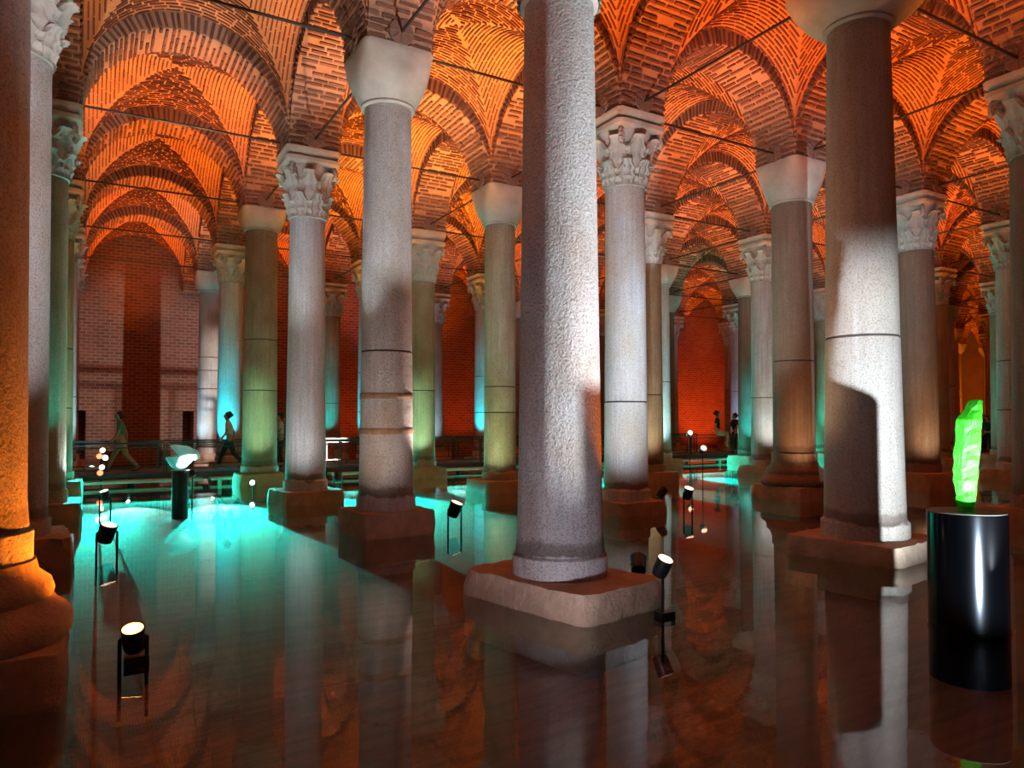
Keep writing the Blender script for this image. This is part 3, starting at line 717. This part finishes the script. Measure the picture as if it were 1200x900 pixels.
def slab():
    g = random.Random(3); b = MB(); rows = []; n = 22
    for q in range(n + 1):
        t = q / n; z = t * .92
        l = -.10 + .05 * (1 - t) * .6 - .035 * math.sin(min(1, t * 1.3) * math.pi) + g.uniform(-.012, .012) + max(0, t - .82) * .62
        r_ = .055 + .05 * t + g.uniform(-.003, .003); dp = .045 + .02 * math.sin(t * 3) + g.uniform(-.006, .006)
        mid = (l + r_) / 2 - .01
        rows.append([(l, 0, z), ((l + mid) / 2, -dp * .8, z), (mid, -dp * 1.15 + g.uniform(-.012, .012), z), (r_ - .01, -dp * .75, z), (r_, 0, z), (r_ - .01, dp, z), (mid, dp, z), (l + .02, dp * .7, z)])
    o = b.quad_grid(rows, True); b.f.append(tuple(o + q for q in reversed(range(8)))); e = o + n * 8; b.f.append(tuple(e + q for q in range(8)))
    return b
gs = slab().build('glass_slab', M['gglass'], None, False, (6.27, 3.29, .968)); gs.rotation_euler = (0, R(2), R(-34))
tag(gs, 'upright jagged bright green glass slab on the black pedestal', 'sculpture')
PW = thing('pedestal', 'narrow black pedestal carrying the white cloven sculpture', 'pedestal', (1.70, 17.1, 0))
MB().lathe([(.165, -.4), (.165, .62), (.16, .63)], 40).build('drum', M['black'], PW, True)
MB().lathe([(.19, .63), (.19, .65), (.02, .655)], 30).build('top_plate', M['lens_p'] if False else M['ledge'], PW, True)
m = mat('milky_glass', (0.72, 0.95, 0.98), 0.25); k = N(m)
k.b.inputs['Subsurface Weight'].default_value = 0.0
tl = k.n('ShaderNodeBsdfTranslucent'); tl.inputs['Color'].default_value = (0.6, 0.95, 1.0, 1)
mx = k.n('ShaderNodeMixShader'); mx.inputs[0].default_value = 0.5; k.l(k.b.outputs[0], mx.inputs[1]); k.l(tl.outputs[0], mx.inputs[2]); k.l(mx.outputs[0], k.t.nodes['Material Output'].inputs['Surface'])
k.bump(k.noise(k.coord(), 9, 4), .5, .05); M['milky'] = m
def cleft():
    """rounded body with a wedge-shaped mouth and a curled lobe behind"""
    b = MB()
    for side in (-1, 1):
        rows = []
        for q in range(33):
            a = R(195 + 300 * q / 32 - 0); rr_ = .30 + .03 * math.sin(3 * a)
            rows.append([(-.02 + rr_ * t * math.cos(a), side * .17 * math.sqrt(max(0, 1 - t * t)) * (1 if t < 1 else 0), rr_ * t * math.sin(a) * .88) for t in (0, .25, .5, .7, .85, .95, 1)])
        b.quad_grid(rows if side > 0 else [r[::-1] for r in rows])
    for a in (195, 495):
        a = R(a); rr_ = .30 + .03 * math.sin(3 * a)
        b.quad_grid([[(-.02 + rr_ * t * math.cos(a), s_ * .17 * math.sqrt(max(0, 1 - t * t)), rr_ * t * math.sin(a) * .88) for t in (0, .25, .5, .7, .85, .95, 1)] for s_ in (-1, 1)])
    return b
cl = thing('cloven_sculpture', 'milky white cloven round sculpture glowing above the teal pool', 'sculpture', (1.70, 17.1, .665), R(-6))
cleft().build('body', M['milky'], cl, True, (0, 0, .27)).rotation_euler = (0, R(8), 0)
b = MB(); prof = [(.10 * math.sin(math.pi * q / 12) + .001, .13 * -math.cos(math.pi * q / 12)) for q in range(13)]
b.lathe(prof, 20, False); lo = b.build('curled_lobe', M['milky'], cl, True, (.27, .02, .30)); lo.rotation_euler = (0, R(-25), 0)
lamp('bright white spotlight clamped beside the narrow black pedestal', (1.92, 16.92, 0), .58, (1.72, 17.05, 1.0), 'lens_w', ((.75, .95, 1), 420, 110), .055, 1)

# ------------------------------------------------------------------ people on the walkway
SKIN = mat('skin', (0.45, 0.27, 0.19), 0.6); HAIR = mat('dark_hair', (0.015, 0.011, 0.01), 0.6)
def cloth(name, c): return cached(('cloth', name), lambda: mat(name, c, 0.85))
import bmesh
def skinned(name, pts, edges, mt, parent, root=0, sub=1):
    me = bpy.data.meshes.new(name); bm = bmesh.new(); sk = bm.verts.layers.skin.verify(); vs = [bm.verts.new(p[:3]) for p in pts]
    for a, c in edges: bm.edges.new((vs[a], vs[c]))
    for v, p in zip(vs, pts): v[sk].radius = Vector((p[3], p[4] if len(p) > 4 else p[3]))
    vs[root][sk].use_root = True
    bm.to_mesh(me); bm.free(); me.materials.append(mt)
    o = link(name, me, parent)
    o.modifiers.new('skin', 'SKIN').use_smooth_shade = True
    sd = o.modifiers.new('sub', 'SUBSURF'); sd.levels = sd.render_levels = sub
    return o
def person(label, loc, heading, top, bottom, pose='stand', height=1.7, shorts=False, arms='down', swing=.28):
    """local axes: x to the person's side, y the way they face"""
    t = thing('person', label, 'person', loc, heading); t.scale = (height / 1.72,) * 3
    sit = pose == 'sit'
    hz = .86 if not sit else .80
    hip = {}; knee = {}; ank = {}; toe = {}
    for s_ in (-1, 1):
        hip[s_] = (s_ * .09, 0, hz)
        if sit: knee[s_] = (s_ * .12, .38, hz - .06 * (s_ + 1)); ank[s_] = (s_ * .12, .34, .36 - .1 * s_); toe[s_] = (s_ * .13, .48, .30 - .1 * s_)
        else:
            f = swing * s_ if pose == 'walk' else .02 * s_
            knee[s_] = (s_ * .10, f * .62 + (.05 if f < 0 else .02), .47); ank[s_] = (s_ * .10, f * 1.2 - (.10 if f < -.1 else 0), .08 + (.06 if f < -.1 else 0)); toe[s_] = (s_ * .12, ank[s_][1] + .15, .03 + (.0 if f >= -.1 else .0))
    lean = .04 if pose == 'walk' else 0
    P = [(0, 0, hz + .05, .13, .10), (0, lean * .4, hz + .25, .12, .085), (0, lean, hz + .45, .15, .10), (0, lean + .01, hz + .56, .055), (0, lean + .03, hz + .63, .06), (0, lean + .035, hz + .70, .078, .095), (0, lean + .03, hz + .78, .075, .09), (0, lean + .135, hz + .69, .014)]
    E = [(0, 1), (1, 2), (2, 3), (3, 4), (4, 5), (5, 6), (5, 7)]
    el = {}; wr = {}; sh = {}
    for s_ in (-1, 1):
        sh[s_] = (s_ * .17, lean, hz + .50)
        if arms == 'phone' or (arms == 'one' and s_ > 0): el[s_] = (s_ * .23, .06, hz + .25); wr[s_] = (s_ * .12, .28, hz + .36)
        elif arms == 'rail': el[s_] = (s_ * .25, -.06, hz + .26); wr[s_] = (s_ * .27, -.02, hz + .03)
        else:
            f = -swing * .6 * s_ if pose == 'walk' else .03
            el[s_] = (s_ * .23, f * .5 - .02, hz + .24); wr[s_] = (s_ * .23, f + .06, hz + .0)
        n = len(P); P += [(*sh[s_], .055), (*el[s_], .042), (*wr[s_], .030)]
        hd = (Vector(wr[s_]) - Vector(el[s_])).normalized(); pm = Vector(wr[s_]) + hd * .07
        P.append((*pm, .034, .02)); E += [(2, n), (n, n + 1), (n + 1, n + 2), (n + 2, n + 3)]
        for q in range(4):
            base = pm + hd * .03 + Vector((0, (q - 1.5) * .02, 0)); tip = base + hd * (.05 + .012 * (q in (1, 2))) + Vector((-s_ * .015, 0, 0))
            P += [(*tip, .009)]; E += [(n + 3, len(P) - 1)]
        th_ = Vector(wr[s_]) + hd * .05 + Vector((0, .045, 0)); P.append((*th_, .010)); E.append((n + 2, len(P) - 1))
        n = len(P); P += [(*hip[s_], .085), (*knee[s_], .058), (*ank[s_], .038), (*toe[s_], .035)]
        E += [(0, n), (n, n + 1), (n + 1, n + 2), (n + 2, n + 3)]
    skinned('body', P, E, SKIN, t)
    T = [(0, 0, hz + .06, .155, .125), (0, lean * .4, hz + .25, .145, .11), (0, lean, hz + .44, .17, .12), (0, lean + .005, hz + .525, .08)]; E = [(0, 1), (1, 2), (2, 3)]
    for s_ in (-1, 1):
        n = len(T); mid = (Vector(sh[s_]) * .25 + Vector(el[s_]) * .75); T += [(*sh[s_], .078), (*mid, .068)]; E += [(2, n), (n, n + 1)]
    skinned('top', T, E, top, t)
    B = [(0, 0, hz + .10, .15, .12), (0, 0, hz + .02, .16, .13)]; E = [(0, 1)]
    for s_ in (-1, 1):
        n = len(B); B += [(*hip[s_], .105), (*[(Vector(hip[s_]) * .2 + Vector(knee[s_]) * .8)[q] for q in range(3)], .085)]; E += [(1, n), (n, n + 1)]
        if not shorts: B += [(*knee[s_], .075), (*[(Vector(knee[s_]) * .1 + Vector(ank[s_]) * .9)[q] for q in range(3)], .06)]; E += [(n + 1, n + 2), (n + 2, n + 3)]
    skinned('trousers' if not shorts else 'shorts', B, E, bottom, t)
    H = [(0, lean - .02, hz + .74, .095, .10), (0, lean + .02, hz + .83, .075, .08), (0, lean - .07, hz + .68, .06)]
    skinned('hair', H, [(0, 1), (0, 2)], HAIR, t)
    for s_ in (-1, 1):
        a, c = ank[s_], toe[s_]
        skinned('shoe', [(a[0], a[1] - .04, a[2] - .03, .042), (a[0], (a[1] + c[1]) / 2, c[2] + .02, .045, .035), (c[0], c[1] + .03, c[2] + .01, .04, .028)], [(0, 1), (1, 2)], cloth('shoe', (.02, .02, .02)), t)
    return t
WH = cloth('white_cotton', (.75, .75, .72)); BK = cloth('black_cloth', (.012, .012, .014)); GR = cloth('green_shirt', (.10, .22, .14)); BG = cloth('beige_cloth', (.45, .36, .26)); BL = cloth('blue_shirt', (.05, .15, .32)); CR = cloth('cream_shorts', (.72, .62, .48)); NV = cloth('navy', (.02, .03, .10))
person('person in a green shirt and beige trousers walking by the lamp tower', (.75, 22.3, DZ), R(85), GR, BG, 'walk', 1.68)
person('person in a white top and black trousers walking past the cyan column', (3.50, 22.25, DZ), R(78), WH, BK, 'walk', 1.68, arms='down')
person('person in a pale top holding a phone beside the white column', (4.95, 22.3, DZ), R(88), cloth('pale_stripe', (.62, .62, .6)), BK, 'stand', 1.66, arms='phone')
person('person in a white top and navy trousers behind the pitted column', (16.2, 22.0, DZ), R(100), WH, NV, 'stand', 1.72, arms='phone')
person('seated person in a black shirt and cream shorts on the handrail', (22.5, WY0 + .10, DZ + .04), R(-140), BK, CR, 'sit', 1.85, shorts=True, arms='rail')
person('dark clothed person holding up a phone beyond the pale grey column', (23.9, 22.0, DZ), R(70), BK, BK, 'stand', 1.74, arms='one')
person('person in a white shirt and dark trousers beside the moulded base column', (21.05, 17.6, DZ - .0), R(60), WH, BK, 'stand', 1.6, arms='one')
for q, (x, y) in enumerate([(33.4, 17.4), (34.2, 17.0), (35.0, 17.6), (33.9, 18.0), (34.8, 18.2)]):
    person(['person in black, first of the group beyond the glass slab', 'person in a dark green top within the group beyond the glass slab', 'person in navy at the far side of the group beyond the glass slab', 'person in beige at the back of the group beyond the glass slab', 'tall person in grey within the group beyond the glass slab'][q],
           (x, y, DZ), R(40 + 70 * q), [BK, cloth('dark_green', (.02, .06, .05)), NV, BG, cloth('grey_cloth', (.1, .1, .1))][q], BK, 'stand', [1.7, 1.62, 1.75, 1.68, 1.82][q])
sd = thing('walkway', 'short side walkway where the group stands beyond the glass slab', 'walkway')
MB().box((34.3, 17.7, DZ - .05), (2.6, 1.1, .05)).build('deck', M['deck'], sd); MB().box((34.3, 16.56, DZ - .10), (2.6, .03, .09)).build('fascia', M['ledge'], sd)
for x in (32.2, 36.4):
    for y in (16.9, 18.5): link('leg', LEG, sd, (x, y, -.08))
b = MB(); b.box((21.2, 17.6, -.05), (.7, .7, .34)); st = b.build('stepping_stone', M['plinth']); tag(st, 'low square stone block under the person in the white shirt', 'stone block')
